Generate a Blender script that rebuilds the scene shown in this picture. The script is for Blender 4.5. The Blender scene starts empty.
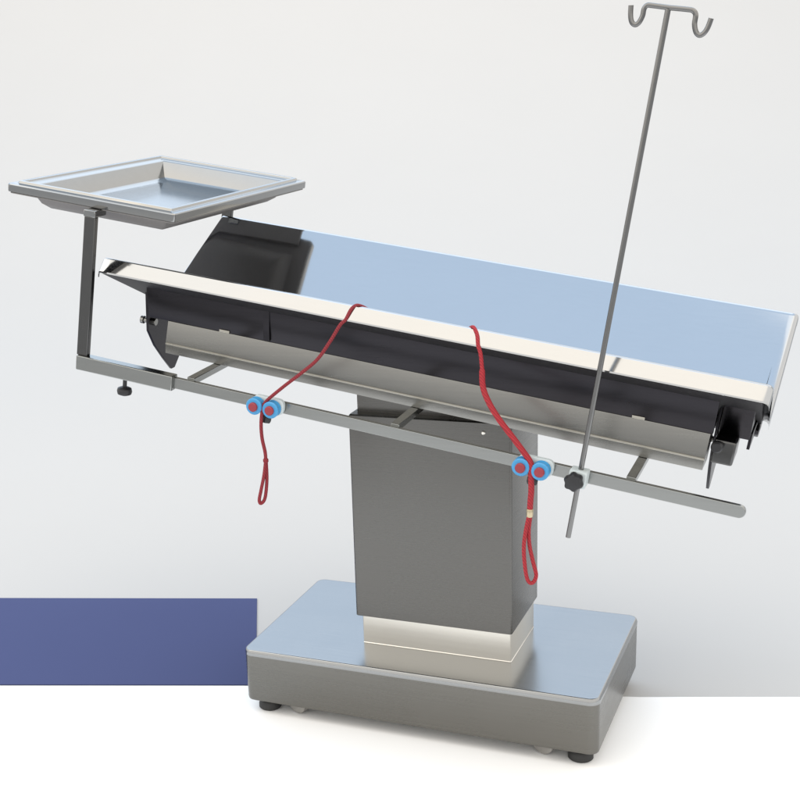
import bpy, bmesh, math, random
from mathutils import Matrix, Vector
random.seed(4)
S = bpy.context.scene
C = S.collection
R = math.radians
V = Vector

# ------------------------------------------------------------------ materials
def new_mat(name):
    m = bpy.data.materials.new(name); m.use_nodes = True
    return m, m.node_tree.nodes, m.node_tree.links, m.node_tree.nodes['Principled BSDF']

def steel(name, col, rough, metallic=1.0, grain=(3, 160, 160), dr=.06, bump=.0, wobble=.0, mott=.06):
    """sheet steel: fine drawn grain, faint mottling, and a slow wobble of the sheet"""
    m, N, Lk, b = new_mat(name)
    tc = N.new('ShaderNodeTexCoord')
    mp = N.new('ShaderNodeMapping'); mp.inputs['Scale'].default_value = grain
    Lk.new(tc.outputs['Object'], mp.inputs['Vector'])
    n1 = N.new('ShaderNodeTexNoise'); n1.inputs['Scale'].default_value = 1.0; n1.inputs['Detail'].default_value = 4
    Lk.new(mp.outputs['Vector'], n1.inputs['Vector'])
    n2 = N.new('ShaderNodeTexNoise'); n2.inputs['Scale'].default_value = 6.0; n2.inputs['Detail'].default_value = 5
    Lk.new(tc.outputs['Object'], n2.inputs['Vector'])
    mr = N.new('ShaderNodeMapRange'); mr.inputs['To Min'].default_value = rough - dr; mr.inputs['To Max'].default_value = rough + dr
    add = N.new('ShaderNodeMath'); add.operation = 'ADD'
    h = N.new('ShaderNodeMath'); h.operation = 'MULTIPLY'; h.inputs[1].default_value = .5
    Lk.new(n1.outputs['Fac'], add.inputs[0]); Lk.new(n2.outputs['Fac'], add.inputs[1]); Lk.new(add.outputs[0], h.inputs[0])
    Lk.new(h.outputs[0], mr.inputs['Value']); Lk.new(mr.outputs['Result'], b.inputs['Roughness'])
    cr = N.new('ShaderNodeMix'); cr.data_type = 'RGBA'
    cr.inputs['A'].default_value = (*[c * (1 - mott) for c in col], 1)
    cr.inputs['B'].default_value = (*[min(1, c * (1 + mott)) for c in col], 1)
    Lk.new(h.outputs[0], cr.inputs['Factor']); Lk.new(cr.outputs['Result'], b.inputs['Base Color'])
    b.inputs['Metallic'].default_value = metallic
    if bump or wobble:
        nrm = None
        if wobble:
            n3 = N.new('ShaderNodeTexNoise'); n3.inputs['Scale'].default_value = 2.2; n3.inputs['Detail'].default_value = 1
            Lk.new(tc.outputs['Object'], n3.inputs['Vector'])
            bw = N.new('ShaderNodeBump'); bw.inputs['Strength'].default_value = 1; bw.inputs['Distance'].default_value = wobble
            Lk.new(n3.outputs['Fac'], bw.inputs['Height']); nrm = bw
        if bump:
            bb = N.new('ShaderNodeBump'); bb.inputs['Strength'].default_value = bump; bb.inputs['Distance'].default_value = .001
            Lk.new(n1.outputs['Fac'], bb.inputs['Height'])
            if nrm: Lk.new(nrm.outputs['Normal'], bb.inputs['Normal'])
            nrm = bb
        Lk.new(nrm.outputs['Normal'], b.inputs['Normal'])
    return m

def plain(name, col, rough=.5, var=.08, scale=30, bump=0, spec=.5):
    m, N, Lk, b = new_mat(name)
    tc = N.new('ShaderNodeTexCoord')
    n = N.new('ShaderNodeTexNoise'); n.inputs['Scale'].default_value = scale; n.inputs['Detail'].default_value = 6
    Lk.new(tc.outputs['Object'], n.inputs['Vector'])
    mx = N.new('ShaderNodeMix'); mx.data_type = 'RGBA'
    mx.inputs['A'].default_value = (*[c * (1 - var) for c in col], 1); mx.inputs['B'].default_value = (*[min(1, c * (1 + var)) for c in col], 1)
    Lk.new(n.outputs['Fac'], mx.inputs['Factor']); Lk.new(mx.outputs['Result'], b.inputs['Base Color'])
    b.inputs['Roughness'].default_value = rough
    b.inputs['Specular IOR Level'].default_value = spec
    if bump:
        bb = N.new('ShaderNodeBump'); bb.inputs['Strength'].default_value = bump; bb.inputs['Distance'].default_value = .002
        Lk.new(n.outputs['Fac'], bb.inputs['Height']); Lk.new(bb.outputs['Normal'], b.inputs['Normal'])
    return m

def cord_mat(name, col, dark):
    m, N, Lk, b = new_mat(name)
    tc = N.new('ShaderNodeTexCoord')
    w = N.new('ShaderNodeTexWave'); w.wave_type = 'BANDS'; w.bands_direction = 'DIAGONAL'
    w.inputs['Scale'].default_value = 90; w.inputs['Distortion'].default_value = 1.5
    Lk.new(tc.outputs['Object'], w.inputs['Vector'])
    mx = N.new('ShaderNodeMix'); mx.data_type = 'RGBA'
    mx.inputs['A'].default_value = (*dark, 1); mx.inputs['B'].default_value = (*col, 1)
    Lk.new(w.outputs['Color'], mx.inputs['Factor']); Lk.new(mx.outputs['Result'], b.inputs['Base Color'])
    bb = N.new('ShaderNodeBump'); bb.inputs['Strength'].default_value = .5; bb.inputs['Distance'].default_value = .001
    Lk.new(w.outputs['Fac'], bb.inputs['Height']); Lk.new(bb.outputs['Normal'], b.inputs['Normal'])
    b.inputs['Roughness'].default_value = .75
    return m

POL = steel('polished_steel', (.383, .390, .398), .08, dr=.035, wobble=.005, mott=.03)
TOP = steel('lit_base_plate_steel', (.298, .302, .302), .22, dr=.08, wobble=.003, mott=.07)  # lit copy of the base steel: light on the top put into the colour
BASE = steel('shaded_base_skirt_steel', (.168, .163, .150), .28, dr=.12, bump=.02, wobble=.008, mott=.11, grain=(2, 2, 300))  # shaded copy of the base steel: darker upright sides put into the colour
BRU = steel('shaded_brushed_steel', (.132, .128, .121), .28, dr=.11, bump=.02, wobble=.006, mott=.09, grain=(2, 2, 330))  # brushed grain, plus shade of the upright faces put into the colour
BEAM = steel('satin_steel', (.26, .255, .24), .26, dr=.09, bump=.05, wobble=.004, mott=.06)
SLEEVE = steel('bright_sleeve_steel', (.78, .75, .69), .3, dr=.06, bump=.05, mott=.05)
TUBE = steel('tube_steel', (.105, .104, .103), .26, dr=.06, grain=(80, 80, 80), mott=.05)
RIM = steel('tray_steel', (.29, .29, .285), .13, dr=.05, grain=(60, 60, 60), wobble=.002, mott=.05)
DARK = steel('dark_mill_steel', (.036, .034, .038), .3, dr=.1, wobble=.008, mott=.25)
TRAY_SHADE = plain('tray_underside_shade', (.20, .19, .186), .5, bump=.2, scale=200)  # steel underside of the tray, with its shade put into the colour
TOP_SHADE = plain('v_top_underside_shade', (.018, .017, .019), .55, bump=.1, scale=150, spec=.2)  # shade beneath the V top put into the colour
GLINT_CLIP = steel('glint_and_clip_steel', (.45, .43, .38), .35, mott=.1)  # pale clips, and the painted highlight along the beam ridge
RAIL = steel('rail_steel', (.285, .29, .28), .24, dr=.07, bump=.03, wobble=.003, mott=.07)
POLE = steel('pole_steel', (.20, .197, .193), .22, grain=(60, 60, 60), mott=.08)
BLACK = plain('black_plastic', (.014, .014, .016), .42)
RUBBER = plain('black_rubber', (.018, .018, .018), .6)
NYLON = plain('grey_nylon', (.24, .23, .215), .5)
BLUE = plain('blue_plastic', (.05, .27, .53), .32, spec=.5)
REDCAP = plain('red_plastic', (.25, .024, .036), .45)
WHITE = plain('pale_plastic', (.49, .54, .55), .4)
CORD = cord_mat('red_braided_cord', (.37, .014, .024), (.22, .008, .014))
CORDD = cord_mat('dark_red_braided_cord', (.25, .015, .024), (.145, .008, .014))
BRASS = steel('brass', (.5, .42, .28), .3, grain=(50, 50, 50))
PAPER = plain('pale_grey_paper', (.474, .464, .452), .85, var=.012, scale=1.2, spec=.1)
WPAPER = plain('white_paper', (.94, .94, .94), .85, var=.01, scale=1.2, spec=.1)
BPAPER = plain('blue_paper', (.056, .069, .165), .75, var=.03, scale=3, spec=.15)

# ------------------------------------------------------------------ mesh helpers
def link(name, bm, mat, parent=None, bevel=0, smooth=35, M=None, seg=2):
    if M is not None: bmesh.ops.transform(bm, matrix=M, verts=bm.verts)
    bmesh.ops.recalc_face_normals(bm, faces=bm.faces)
    if bevel:
        smooth = min(smooth, 20)
        ed = [e for e in bm.edges if len(e.link_faces) == 2 and e.calc_face_angle(0) > R(35)]
        bmesh.ops.bevel(bm, geom=ed, offset=bevel, segments=seg, profile=.5, affect='EDGES', clamp_overlap=True)
    root = parent
    while root is not None and root.parent is not None: root = root.parent
    loc = root.location.copy() if root is not None else V((0, 0, 0))
    if loc.length: bmesh.ops.translate(bm, vec=-loc, verts=bm.verts)
    me = bpy.data.meshes.new(name); bm.to_mesh(me); bm.free()
    for p in me.polygons: p.use_smooth = True
    me.set_sharp_from_angle(angle=R(smooth))
    me.materials.append(mat)
    o = bpy.data.objects.new(name, me); C.objects.link(o)
    if parent is not None: o.parent = parent
    return o

def thing(name, label, cat, loc=(0, 0, 0), group=None):
    o = bpy.data.objects.new(name, None); C.objects.link(o)
    o.location = loc; o.empty_display_size = .05
    o['label'] = label; o['category'] = cat
    if group: o['group'] = group
    return o

def box(bm, x0, x1, y0, y1, z0, z1, M=None):
    vs = [bm.verts.new((x, y, z)) for x in (x0, x1) for y in (y0, y1) for z in (z0, z1)]
    for q in ((0, 1, 3, 2), (4, 6, 7, 5), (0, 4, 5, 1), (2, 3, 7, 6), (0, 2, 6, 4), (1, 5, 7, 3)):
        bm.faces.new([vs[i] for i in q])
    if M is not None: bmesh.ops.transform(bm, matrix=M, verts=vs)
    return bm
def Box(*a, **k): return box(bmesh.new(), *a, **k)

def prism(bm, poly, u0, u1):
    """polygon in (v, w) run along u"""
    a = [bm.verts.new((u0, p[0], p[1])) for p in poly]; b = [bm.verts.new((u1, p[0], p[1])) for p in poly]
    n = len(poly)
    for i in range(n): bm.faces.new((a[i], a[(i + 1) % n], b[(i + 1) % n], b[i]))
    bm.faces.new(a); bm.faces.new(list(reversed(b)))
    return bm

def tube(bm, pts, r, n=10, closed=False, cap=True):
    pts = [V(p) for p in pts]; m = len(pts); rings = []
    up = None
    for i, p in enumerate(pts):
        a = pts[(i - 1) % m] if (closed or i > 0) else p; b = pts[(i + 1) % m] if (closed or i < m - 1) else p
        t = (b - a).normalized()
        if up is None: up = V((0, 0, 1)) if abs(t.z) < .9 else V((0, 1, 0))
        s = t.cross(up).normalized(); up = s.cross(t).normalized()
        rr = r(i / (m - 1)) if callable(r) else r
        rings.append([bm.verts.new(p + rr * (math.cos(2 * math.pi * k / n) * s + math.sin(2 * math.pi * k / n) * up)) for k in range(n)])
    for i in range(m if closed else m - 1):
        A, B = rings[i], rings[(i + 1) % m]
        for k in range(n): bm.faces.new((A[k], A[(k + 1) % n], B[(k + 1) % n], B[k]))
    if cap and not closed: bm.faces.new(rings[0]); bm.faces.new(list(reversed(rings[-1])))
    return bm
def Tube(*a, **k): return tube(bmesh.new(), *a, **k)

def smooth_path(pts, k=6):
    P = [V(p) for p in pts]; out = []
    for i in range(len(P) - 1):
        p0, p1, p2, p3 = P[max(i - 1, 0)], P[i], P[i + 1], P[min(i + 2, len(P) - 1)]
        for j in range(k):
            t = j / k
            out.append(.5 * ((2 * p1) + (p2 - p0) * t + (2 * p0 - 5 * p1 + 4 * p2 - p3) * t * t + (3 * p1 - p0 - 3 * p2 + p3) * t ** 3))
    out.append(P[-1]); return out

def lathe(bm, prof, axis_o, axis_d, n=24):
    """profile of (radius, height) turned about axis_d through axis_o"""
    d = V(axis_d).normalized(); s = d.orthogonal().normalized(); t = d.cross(s); o = V(axis_o)
    rings = [[bm.verts.new(o + d * h + r * (math.cos(2 * math.pi * k / n) * s + math.sin(2 * math.pi * k / n) * t)) for k in range(n)] for r, h in prof]
    for A, B in zip(rings, rings[1:]):
        for k in range(n): bm.faces.new((A[k], A[(k + 1) % n], B[(k + 1) % n], B[k]))
    bm.faces.new(rings[0]); bm.faces.new(list(reversed(rings[-1])))
    return bm
def Lathe(*a, **k): return lathe(bmesh.new(), *a, **k)

def rrect(hx, hy, r, n=6):
    r = max(r, .0008); out = []
    for cx, cy, a0 in ((hx - r, hy - r, 0), (-hx + r, hy - r, 90), (-hx + r, -hy + r, 180), (hx - r, -hy + r, 270)):
        for k in range(n + 1):
            a = R(a0 + 90 * k / n); out.append((cx + r * math.cos(a), cy + r * math.sin(a)))
    return out

def loops(bm, L, hx, hy, r, c=(0, 0), cap0=True, cap1=True, n=6):
    """stack of rounded rectangles: (inset, z)"""
    rings = [[bm.verts.new((c[0] + x, c[1] + y, z)) for x, y in rrect(hx - i, hy - i, max(r - i, r * .35), n)] for i, z in L]
    for A, B in zip(rings, rings[1:]):
        m = len(A)
        for k in range(m): bm.faces.new((A[k], A[(k + 1) % m], B[(k + 1) % m], B[k]))
    if cap0: bm.faces.new(list(reversed(rings[0])))
    if cap1: bm.faces.new(rings[-1])
    return bm

def sheet(prof, t):
    """closed polygon of a bent sheet of thickness t below the polyline prof (v, w)"""
    P = [V((a, b)) for a, b in prof]; off = []
    for i, p in enumerate(P):
        a = P[max(i - 1, 0)]; b = P[min(i + 1, len(P) - 1)]
        d1 = (p - a).normalized() if i > 0 else (b - p).normalized()
        d2 = (b - p).normalized() if i < len(P) - 1 else d1
        n = V((d1.y + d2.y, -(d1.x + d2.x))); n.normalize()
        k = 1 / max(.5, n.dot(V((d1.y, -d1.x))))
        off.append(p + n * t * k)
    return [tuple(p) for p in P] + [tuple(p) for p in reversed(off)]

# table frame: u along the table, v away from the camera, w up; tipped 9.4 degrees, foot end down
TM = Matrix.Translation((.0271, .0013, .9503)) @ Matrix.Rotation(R(.422), 4, 'Z') @ Matrix.Rotation(R(9.4251), 4, 'Y') @ Matrix.Rotation(R(1.1661), 4, 'X')
def TP(u, v, w): return TM @ V((u, v, w))

# ------------------------------------------------------------------ setting
def build_backdrop():
    bm = bmesh.new()
    # seamless sweep: floor, curve, wall; laid out square to the picture's bottom edge
    M = Matrix.Rotation(R(18.6), 4, 'Z')
    prof = [(-9, 0), (-3, 0), (0, 0), (2, 0), (4, 0)]
    for k in range(1, 25):
        a = R(90 * k / 24); prof.append((4 + 10 * math.sin(a * .5), 10 - 10 * math.cos(a * .5)))
    xs = [-16, -8, 0, 8, 16]
    rows = [[bm.verts.new((x, y, z - .004)) for x in xs] for y, z in prof]
    for A, B in zip(rows, rows[1:]):
        for i in range(len(xs) - 1): bm.faces.new((A[i], A[i + 1], B[i + 1], B[i]))
    o = link('backdrop', bm, PAPER, M=M, smooth=60)
    o['kind'] = 'structure'
build_backdrop()

def flat(name, pts, z, mat, t=0):
    bm = bmesh.new(); bm.faces.new([bm.verts.new((x, y, z)) for x, y in pts])
    bmesh.ops.triangulate(bm, faces=bm.faces)
    return link(name, bm, mat)
# white part of the ground, from the table's foot forward
fl = flat('floor', [(-1.90, -.595), (-.46, -.108), (.4213, .1289), (1.6, .53), (2.35, -1.3), (-.95, -2.35)], .0, WPAPER)
fl['kind'] = 'structure'
bm = bmesh.new()
q = [(-1.93, -.59), (-.4370, -.0915), (-.6666, .399), (-2.22, -.075)]
lo = [bm.verts.new((x, y, -.0035)) for x, y in q]; hi = [bm.verts.new((x, y, -.0012)) for x, y in q]
for i in range(4): bm.faces.new((lo[i], lo[(i + 1) % 4], hi[(i + 1) % 4], hi[i]))
bm.faces.new(hi); bm.faces.new(list(reversed(lo)))
bs = link('blue_sheet', bm, BPAPER)
bs['label'] = 'flat blue rectangular sheet on the pale ground beside the steel base'; bs['category'] = 'sheet'

# ------------------------------------------------------------------ the operating table
T = thing('operating_table', 'stainless steel veterinary operating table with tilted v shaped top on a column', 'operating table', (0, 0, 0))
HF, H = .03, .127
BX, BY = .3975, .2265
bm = bmesh.new()
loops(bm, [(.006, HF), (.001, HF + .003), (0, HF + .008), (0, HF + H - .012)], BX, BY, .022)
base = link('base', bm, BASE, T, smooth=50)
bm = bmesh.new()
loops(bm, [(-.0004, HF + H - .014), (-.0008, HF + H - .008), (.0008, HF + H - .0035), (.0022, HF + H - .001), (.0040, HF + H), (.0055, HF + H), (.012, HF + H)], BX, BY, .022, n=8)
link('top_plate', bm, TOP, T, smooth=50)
for sx in (-1, 1):
    for sy in (-1, 1):
        fx, fy = sx * (BX - .042), sy * (BY - .042)
        bm = bmesh.new()
        lathe(bm, [(.009, .045), (.009, .022), (.021, .020), (.026, .012), (.026, .003), (.023, 0)][::-1], (fx, fy, 0), (0, 0, 1), 28)
        link('levelling_foot', bm, RUBBER, base)
        cx = fx - sx * .075
        bm = bmesh.new()
        lathe(bm, [(.020, -.011), (.025, -.008), (.025, .008), (.020, .011)], (cx, fy - .004, .026), (.35, 1, 0), 28)
        c = link('caster', bm, NYLON, base)

SX0, SX1, SY0, SY1 = -.1500, .1880, -.1060, .0930
zt = HF + H
bm = bmesh.new()
loops(bm, [(-.0008, zt - .001), (-.0008, zt + .0008), (0, zt + .0018), (0, zt + .0040), (0, .235)], (SX1 - SX0) / 2, (SY1 - SY0) / 2, .003, ((SX0 + SX1) / 2, (SY0 + SY1) / 2), n=3)
link('column_sleeve', bm, SLEEVE, T)
HX0, HX1, HY0, HY1 = -.1625, .1925, -.1150, .1100
bm = bmesh.new()
loops(bm, [(.012, .2262), (.0012, .2250), (0, .2262), (0, .688), (.003, .691), (.03, .691)], (HX1 - HX0) / 2, (HY1 - HY0) / 2, .006, ((HX0 + HX1) / 2, (HY0 + HY1) / 2), n=4)
col = link('column', bm, BRU, T)
bm = Lathe([(.0045, 0), (.0045, .001), (.003, .0028), (.001, .0032)], (.134, HY0 - .0001, .668), (0, -1, 0), 14)
link('screw', bm, SLEEVE, col)
link('inner_column', Box(-.152, .170, -.088, .088, .685, .742), BRU, T, bevel=.003)
link('tilt_head', Box(-.125, .12, -.080, .080, -.250, -.1665), BRU, T, bevel=.004, M=TM)
# V top: two folded panels
U0, U1 = -.668, .6765
def panel(name, prof, mat):
    poly = sheet(prof, .0025)
    bm = bmesh.new(); n = len(prof)
    us = [(U0, -.010), (U0, -.003), (U0 + .0015, -.0008), (U0 + .004, 0)] + [(U0 + .02 + (U1 - U0 - .04) * k / 12, 0) for k in range(13)] + [(U1 - .012, 0), (U1 - .006, -.0012), (U1 - .002, -.005), (U1, -.011), (U1, -.016)]
    rings = [[bm.verts.new((u, a, b + dz)) for a, b in poly] for u, dz in us]
    m = len(poly)
    for A, B in zip(rings, rings[1:]):
        for k in range(m): bm.faces.new((A[k], A[(k + 1) % m], B[(k + 1) % m], B[k]))
    # end caps as quads between the two faces of the sheet
    for rg in (rings[0], rings[-1]):
        for k in range(n - 1): bm.faces.new((rg[k], rg[k + 1], rg[m - 2 - k], rg[m - 1 - k]))
    return link(name, bm, mat, T, M=TM, smooth=30)
D = .150
front = [(0, -D), (-.010, -D + .003), (-.262, -.012), (-.268, -.0080), (-.274, -.0060), (-.281, -.0070), (-.300, -.0300), (-.3005, -.0330), (-.297, -.0345)][::-1]
panel('front_panel', front, POL)
back = [(.0005, -D), (.010, -D + .003), (.272, .0010), (.277, .0040), (.283, .0050), (.289, .0030), (.292, -.002), (.292, -.012)]
panel('back_panel', back, POL)
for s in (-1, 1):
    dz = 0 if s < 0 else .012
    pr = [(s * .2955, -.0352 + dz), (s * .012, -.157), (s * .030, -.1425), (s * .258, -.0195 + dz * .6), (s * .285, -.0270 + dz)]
    link('shaded_underside_wedge', prism(bmesh.new(), pr, -.664, .662), TOP_SHADE, T, bevel=.0006, M=TM)  # underside wedge, coloured dark for the shade beneath the lip
# gutter under the fold, cross frames and covers
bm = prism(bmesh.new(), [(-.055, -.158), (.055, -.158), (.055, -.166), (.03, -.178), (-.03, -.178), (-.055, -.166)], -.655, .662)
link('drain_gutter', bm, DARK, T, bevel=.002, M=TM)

BV = .2
def beam(s):
    prof = [(-.1965, -.139), (-.2025, -.1870), (-.2015, -.2095), (-.135, -.2095), (-.135, -.139)]
    prof = [(v * -s, w) for v, w in prof]
    bm = prism(bmesh.new(), prof, -.551, .586)
    b = link('side_beam', bm, BEAM, T, bevel=.0006, M=TM)
    for u in (-.4147, .4543):
        link('clip', Box(u - .012, u + .012, min(-s * -.170, -s * -.199), max(-s * -.170, -s * -.199), -.1388, -.1330), GLINT_CLIP, b, bevel=.0012, M=TM)
    xs = sorted((s * .2010, s * .2052)); link('painted_ridge_glint', Box(-.5505, .5855, xs[0], xs[1], -.1893, -.1857), GLINT_CLIP, b, bevel=.0006, M=TM)  # bright strip painting the highlight on the beam's ridge
    # dark cover between beam and panel
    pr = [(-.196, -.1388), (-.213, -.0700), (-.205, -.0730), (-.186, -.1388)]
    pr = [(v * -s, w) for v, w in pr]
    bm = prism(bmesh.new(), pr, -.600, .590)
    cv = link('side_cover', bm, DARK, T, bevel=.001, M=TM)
    for u in (-.315,):
        bm = prism(bmesh.new(), [(-s * -.1965, -.137), (-s * -.2115, -.0707), (-s * -.2150, -.0692), (-s * -.2005, -.137)], u - .007, u + .007)
        link('rib', bm, DARK, cv, bevel=.0008, M=TM)
    return b
beam(-1)
beam(1)
for u0 in (-.646, .588):
    pr = [(-.135, -.096), (-.01, -.158), (.01, -.158), (.135, -.096), (.118, -.196), (.092, -.232), (.020, -.316), (.004, -.316), (-.04, -.279), (-.085, -.238), (-.119, -.196)]
    e = link('end_plate', prism(bmesh.new(), pr, u0, u0 + .006), DARK, T, bevel=.001, M=TM)
    for v in (-.10, .10):
        b2 = Lathe([(.008, -.014), (.008, -.004), (.0055, -.003), (.0055, .016), (.009, .017), (.009, .024)], (u0, v, -.178), (1 if u0 > 0 else -1, 0, 0), 16)
        link('bolt', b2, BEAM, e, M=TM)
# end box and lock knob under the low end
link('lock_housing', Box(.5945, .634, -.185, -.10, -.197, -.150), TUBE, T, bevel=.004, M=TM)
bm = Lathe([(.005, 0), (.005, .004), (.009, .005), (.011, .009), (.011, .018), (.008, .021)], (.6020, -.184, -.160), (.0, -1, 0), 20)
link('lock_knob', bm, BLACK, T, M=TM)
bm = prism(bmesh.new(), [(-.19, -.060), (-.145, -.152), (.145, -.152), (.19, -.060), (0, -.1575)], .5965, .652)
link('end_cover', bm, DARK, T, bevel=.001, M=TM)
link('drain_flange', Box(.650, .6555, -.14, .14, -.172, -.140), DARK, T, bevel=.001, M=TM)

def rail(s):
    bm = bmesh.new()
    h, n = .0118, 16; wc = -.2261; UE = .680 if s < 0 else .60; y0, y1 = s * .330, s * .320
    poly = [(-.484, wc + h), ] + [(UE - h + h * math.cos(R(a)), wc + h * math.sin(R(a))) for a in [90 - 180 * k / n for k in range(n + 1)]] + [(-.484, wc - h)]
    a = [bm.verts.new((u, y0, w)) for u, w in poly]; b = [bm.verts.new((u, y1, w)) for u, w in poly]
    m = len(poly)
    for i in range(m): bm.faces.new((a[i], a[(i + 1) % m], b[(i + 1) % m], b[i]))
    bm.faces.new(a); bm.faces.new(list(reversed(b)))
    r = link('side_rail', bm, RAIL, T, bevel=.0012, M=TM)
    for u in (-.4255, .023, .4770):
        ys = sorted((s * .3205, s * .150))
        link('rail_bracket', Box(u - .0085, u + .0085, ys[0], ys[1], -.2240, -.2100), RAIL, r, bevel=.0012, M=TM)
rail(-1); rail(1)

# ------------------------------------------------------------------ instrument tray on its bracket
TR = thing('instrument_tray', 'square rimmed steel instrument tray on two posts at the raised end', 'tray', TP(-.65, -.38, -.23))
TY = TM @ Matrix.Translation((-.679, -.0065, .1188)) @ Matrix.Rotation(R(-2.9), 4, 'Z')
bm = bmesh.new()
loops(bm, [(.10, -.0475), (.068, -.0460), (.056, -.040), (.046, -.0178), (.006, -.018), (.0005, -.0165), (0, -.014), (0, -.002), (.002, 0), (.013, 0), (.016, .001),
           (.0185, .0055), (.022, .0065), (.0265, .0055), (.029, .001), (.033, -.001), (.040, -.002), (.0425, -.004), (.060, -.036), (.064, -.040), (.090, -.0425), (.15, -.044)],
      .2085, .303, .009, n=5)
tb = link('tray_basin', bm, RIM, TR, M=TY, smooth=40)
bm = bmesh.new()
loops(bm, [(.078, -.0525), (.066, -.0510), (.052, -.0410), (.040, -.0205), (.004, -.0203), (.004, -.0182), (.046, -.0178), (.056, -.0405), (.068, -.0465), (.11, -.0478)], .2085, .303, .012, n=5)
link('tray_shade_layer', bm, TRAY_SHADE, tb, M=TY, smooth=40)  # dark layer added as painted shade, seen reflected in the back panel
for s in (-1, 1):
    v0, v1 = (-.338, -.313) if s < 0 else (.313, .338)
    # bracket bar that slides on the rail
    b = link('bracket_bar', Box(-.6935, -.4600, v0, v1, -.2425, -.2105), RAIL, TR, bevel=.0022, M=TM)
    bm = Lathe([(.0045, 0), (.0045, .018), (.009, .019), (.015, .022), (.0165, .028), (.015, .034), (.008, .037)], (-.5780, (v0 + v1) / 2, -.242), (0, 0, -1), 16)
    link('clamp_knob', bm, BLACK, b, M=TM)
    vc = s * .3255
    p = bmesh.new()
    rg = [[p.verts.new((uu + a * .0135, vc + b2 * .0065, ww)) for a, b2 in ((-1, -1), (1, -1), (1, 1), (-1, 1))] for uu, ww in ((-.6825, -.2108), (-.6740, .0870))]
    A, B = rg
    for k in range(4): p.faces.new((A[k], A[(k + 1) % 4], B[(k + 1) % 4], B[k]))
    p.faces.new(list(reversed(A))); p.faces.new(B)
    link('tray_post', p, TUBE, TR, bevel=.002, M=TM)
    ys = sorted((s * .3345, s * .290))
    if s > 0: link('hidden_reflection_bar', Box(-.862, -.488, .268, .338, .0880, .0978), TRAY_SHADE, TR, bevel=.001, M=TM)  # added bar hidden behind the tray, extends the dark reflection on the panel
    link('post_bracket', Box(-.6880, -.6600, ys[0], ys[1], .0865, .1003), RIM, TR, bevel=.0015, M=TM)

# ------------------------------------------------------------------ infusion pole
IV = thing('infusion_pole', 'thin steel infusion pole with two hooks clamped to the near rail', 'pole', TP(.3904, -.346, -.3437))
link('pole', Tube([(.3904, -.346, -.3437), (.3904, -.346, 0), (.3903, -.346, .3), (.3902, -.346, .583)], .0047, 14), POLE, IV, M=TM)
hl = [(0.392, -0.346, 0.5847), (0.3649, -0.346, 0.5857), (0.3568, -0.346, 0.5852), (0.3532, -0.346, 0.5796), (0.3527, -0.346, 0.5689), (0.3491, -0.346, 0.5587), (0.3435, -0.346, 0.5546), (0.3374, -0.346, 0.5587), (0.3338, -0.346, 0.5689), (0.3318, -0.346, 0.5832)]
hr = [(0.3889, -0.346, 0.5847), (0.419, -0.346, 0.5847), (0.4282, -0.346, 0.5837), (0.4338, -0.346, 0.5781), (0.4348, -0.346, 0.5648), (0.4389, -0.346, 0.5536), (0.445, -0.346, 0.5485), (0.4511, -0.346, 0.5515), (0.4557, -0.346, 0.5607), (0.4582, -0.346, 0.575)]
for h in (hl, hr): link('hook', Tube(smooth_path(h), .0042, 12), POLE, IV, M=TM)
c = link('clamp', Box(.3725, .4052, -.361, -.3302, -.2403, -.2077), WHITE, IV, bevel=.003, M=TM)
def star_knob(o, d, r, h):
    bm = bmesh.new(); n = 36; rings = []
    d = V(d).normalized(); s = d.orthogonal().normalized(); t = d.cross(s)
    for rr, hh in ((.5, 0), (.92, .1 * h), (1, .3 * h), (1, .75 * h), (.85, h), (.4, h * 1.05)):
        rings.append([bm.verts.new(V(o) + d * hh + rr * r * (1 + .09 * math.cos(6 * 2 * math.pi * k / n)) * (math.cos(2 * math.pi * k / n) * s + math.sin(2 * math.pi * k / n) * t)) for k in range(n)])
    for A, B in zip(rings, rings[1:]):
        for k in range(n): bm.faces.new((A[k], A[(k + 1) % n], B[(k + 1) % n], B[k]))
    bm.faces.new(rings[0]); bm.faces.new(list(reversed(rings[-1])))
    return bm
link('knob', star_knob((.3858, -.361, -.2245), (0, -1, .0), .0165, .022), BLACK, c, M=TM)

# ------------------------------------------------------------------ rope clamps on the rail
def rope_clamp(u, w, label):
    t = thing('rope_clamp', label, 'rope clamp', TP(u, -.336, w - .017), 'rope clamps on the near rail')
    bm = bmesh.new()
    loops(bm, [(.002, 0), (0, .002), (0, .010), (.003, .012), (.01, .012)], .034, .0165, .012, n=6)
    link('clamp_body', bm, WHITE, t, M=TM @ Matrix.Translation((u + .004, -.3305, w + .002)) @ Matrix.Rotation(R(90), 4, 'X'))
    for du in (-.0180, .0180):
        bm = Lathe([(.013, 0), (.0165, .001), (.0172, .003), (.0150, .0075), (.0150, .0105), (.0172, .015), (.0172, .018), (.0155, .020), (.0105, .0205)], (u + du, -.343, w), (0, -1, 0), 28)
        rl = link('roller', bm, BLUE, t, M=TM)
        link('cap', Lathe([(.0095, 0), (.0095, .004), (.008, .0058), (.003, .0065)], (u + du, -.3634, w), (0, -1, 0), 20), REDCAP, rl, M=TM)
    link('knob', star_knob((u + .004, -.342, w - .018), (0, -.2, -1), .010, .016), BLACK, t, M=TM)
rope_clamp(-.2427, -.2254, 'pale rope clamp with blue rollers and red caps nearer the tray')
rope_clamp(.3028, -.2244, 'pale rope clamp with blue rollers and red caps beside the infusion pole')

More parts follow.
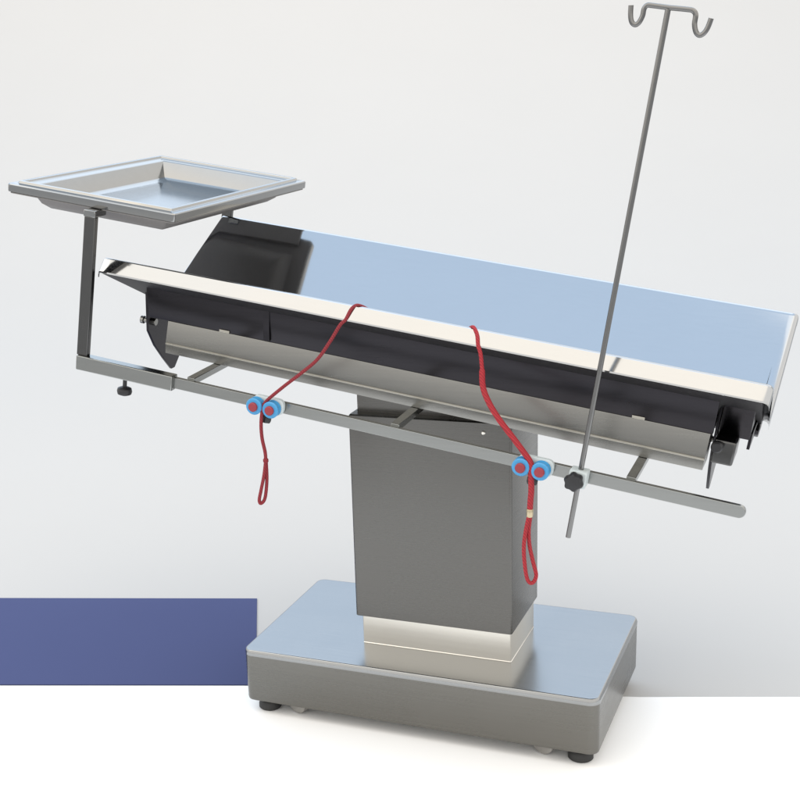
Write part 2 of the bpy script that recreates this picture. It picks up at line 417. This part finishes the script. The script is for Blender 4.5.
def cord(label, main, loop, r0, thick_from, mat, fer):
    o = TP(*main[-1])
    t = thing('tie_cord', label, 'cord', o, 'red cords tied over the table edge')
    P = smooth_path(main)
    link('cord', Tube(P, lambda f: r0 * (1 if f < thick_from else 1.45), 10), mat, t, M=TM, smooth=60)
    link('loop', Tube(smooth_path(loop), r0, 10), mat, t, M=TM, smooth=60)
    a, b = V(main[-2]), V(main[-1]); d = (b - a).normalized()
    if fer: link('ferrule', Lathe([(.0058, -.007), (.0066, -.005), (.0066, .007), (.0058, .009)], b, d, 16), BRASS, t, M=TM)
    else: link('knot', Lathe([(.003, -.005), (.0056, -.002), (.0056, .003), (.003, .006)], b, d, 14), mat, t, M=TM)
c1 = [(-0.078, -0.232, -0.0265), (-0.084, -0.252, -0.0155), (-0.091, -0.265, -0.0085), (-0.099, -0.276, -0.0055), (-0.105, -0.288, -0.0125), (-0.1092, -0.3005, -0.0306), (-0.1171, -0.3061, -0.0417), (-0.1309, -0.3138, -0.075), (-0.1498, -0.324, -0.1134), (-0.1765, -0.3358, -0.1445), (-0.2081, -0.347, -0.1775), (-0.2382, -0.354, -0.2122), (-0.2428, -0.357, -0.2306), (-0.2429, -0.358, -0.2591), (-0.2388, -0.356, -0.2897), (-0.2296, -0.356, -0.3173), (-0.2265, -0.356, -0.3346)]
l1 = [(-0.2265, -0.356, -0.3346), (-0.2265, -0.358, -0.3662), (-0.2296, -0.359, -0.3999), (-0.2316, -0.359, -0.4223), (-0.2276, -0.358, -0.4294), (-0.2214, -0.354, -0.4172), (-0.2214, -0.353, -0.3774), (-0.2265, -0.354, -0.3366)]
c2 = [(0.118, -0.235, -0.0255), (0.124, -0.252, -0.015), (0.13, -0.264, -0.0085), (0.138, -0.276, -0.0052), (0.149, -0.289, -0.0135), (0.1569, -0.3005, -0.0301), (0.1648, -0.3051, -0.0434), (0.1738, -0.3138, -0.068), (0.1828, -0.323, -0.0989), (0.1993, -0.3302, -0.1234), (0.2248, -0.3388, -0.1486), (0.2569, -0.347, -0.1744), (0.2833, -0.354, -0.1959), (0.3007, -0.357, -0.2133), (0.3047, -0.358, -0.2337), (0.3109, -0.36, -0.2632), (0.3129, -0.359, -0.2877), (0.3149, -0.358, -0.3081)]
l2 = [(0.3149, -0.358, -0.3081), (0.3139, -0.36, -0.3438), (0.316, -0.361, -0.3805), (0.3251, -0.361, -0.4203), (0.3343, -0.36, -0.4448), (0.3435, -0.358, -0.4468), (0.3466, -0.355, -0.4315), (0.3364, -0.354, -0.407), (0.3241, -0.353, -0.3754), (0.318, -0.354, -0.3448), (0.317, -0.356, -0.3101)]
cord('dark red cord from the table edge down to the rope clamp nearer the tray', c1, l1, .0036, 2, CORDD, False)
cord('bright red cord with brass ferrule hanging in front of the steel column', c2, l2, .0038, .42, CORD, True)

# ------------------------------------------------------------------ camera
cd = bpy.data.cameras.new('camera'); cam = bpy.data.objects.new('camera', cd); C.objects.link(cam)
r, u, f = V((.8981, .4353, -.0623)), V((-.0764, .2941, .9527)), V((-.4331, .8509, -.2974))
f.normalize(); r = (r - f * r.dot(f)).normalized(); u = r.cross(f)
M = Matrix((r, u, -f)).transposed().to_4x4(); M.translation = V((.8619, -2.6365, 1.396))
cam.matrix_world = M
cd.sensor_width = 36; cd.sensor_fit = 'HORIZONTAL'; cd.lens = 1308.22 / 800 * 36
cd.shift_x = (400 - 244.22) / 800; cd.shift_y = (483.44 - 400) / 800
cd.clip_start = .05; cd.clip_end = 200
S.camera = cam

# ------------------------------------------------------------------ light
W = bpy.data.worlds.new('World'); S.world = W; W.use_nodes = True
N, Lk = W.node_tree.nodes, W.node_tree.links
bg = N['Background']
tc = N.new('ShaderNodeTexCoord'); sp = N.new('ShaderNodeSeparateXYZ'); Lk.new(tc.outputs['Generated'], sp.inputs[0])
# bright neutral surroundings with one patch of blue sky, high behind and to the left
mz = N.new('ShaderNodeMapRange'); mz.inputs['From Min'].default_value = -.10; mz.inputs['From Max'].default_value = .02; Lk.new(sp.outputs['Z'], mz.inputs['Value'])
low = N.new('ShaderNodeMix'); low.data_type = 'RGBA'; low.inputs['A'].default_value = (.5, .49, .47, 1); low.inputs['B'].default_value = (1.21, 1.18, 1.13, 1)
Lk.new(mz.outputs['Result'], low.inputs['Factor'])
dt = N.new('ShaderNodeVectorMath'); dt.operation = 'DOT_PRODUCT'; dt.inputs[1].default_value = V((-.38, .45, .81)).normalized()
Lk.new(tc.outputs['Generated'], dt.inputs[0])
ms = N.new('ShaderNodeMapRange'); ms.interpolation_type = 'SMOOTHSTEP'; ms.inputs['From Min'].default_value = .55; ms.inputs['From Max'].default_value = .88
Lk.new(dt.outputs['Value'], ms.inputs['Value'])
mxw = N.new('ShaderNodeMix'); mxw.data_type = 'RGBA'; mxw.inputs['B'].default_value = (.86, 1.08, 1.36, 1)
Lk.new(ms.outputs['Result'], mxw.inputs['Factor']); Lk.new(low.outputs['Result'], mxw.inputs['A'])
Lk.new(mxw.outputs['Result'], bg.inputs['Color']); bg.inputs['Strength'].default_value = 1.0

def area(name, loc, aim, sx, sy, rad, col):
    l = bpy.data.lights.new(name, 'AREA'); l.shape = 'RECTANGLE'; l.size = sx; l.size_y = sy
    l.energy = rad * math.pi * sx * sy; l.color = col
    o = bpy.data.objects.new(name, l); C.objects.link(o); o.location = loc
    o.rotation_euler = (V(aim) - V(loc)).to_track_quat('-Z', 'Y').to_euler()
area('added_overhead_light', (.4, -.9, 5.2), (.1, -.2, 0), 8.0, 4.0, .66, (1, .85, .64))  # added lamp out of view, lights the floor and the front lip
area('added_key_light', (-3.7, -1.9, 4.0), (-.3, -.2, .9), 3.4, 3.0, .75, (1, .92, .80))  # added warm lamp out of view, reflected in the lip
area('added_background_light', (-3.4, 7.5, 7.0), (-3.4, 7.4, 0), 11, 7, .66, (1, .99, .97))  # added lamp out of view, evens out the far backdrop

S.render.engine = 'CYCLES'
S.cycles.max_bounces = 10; S.cycles.glossy_bounces = 8
S.view_settings.view_transform = 'Standard'; S.view_settings.look = 'None'
S.view_settings.exposure = .40; S.view_settings.gamma = 1
S.render.resolution_x = 1024; S.render.resolution_y = 1024
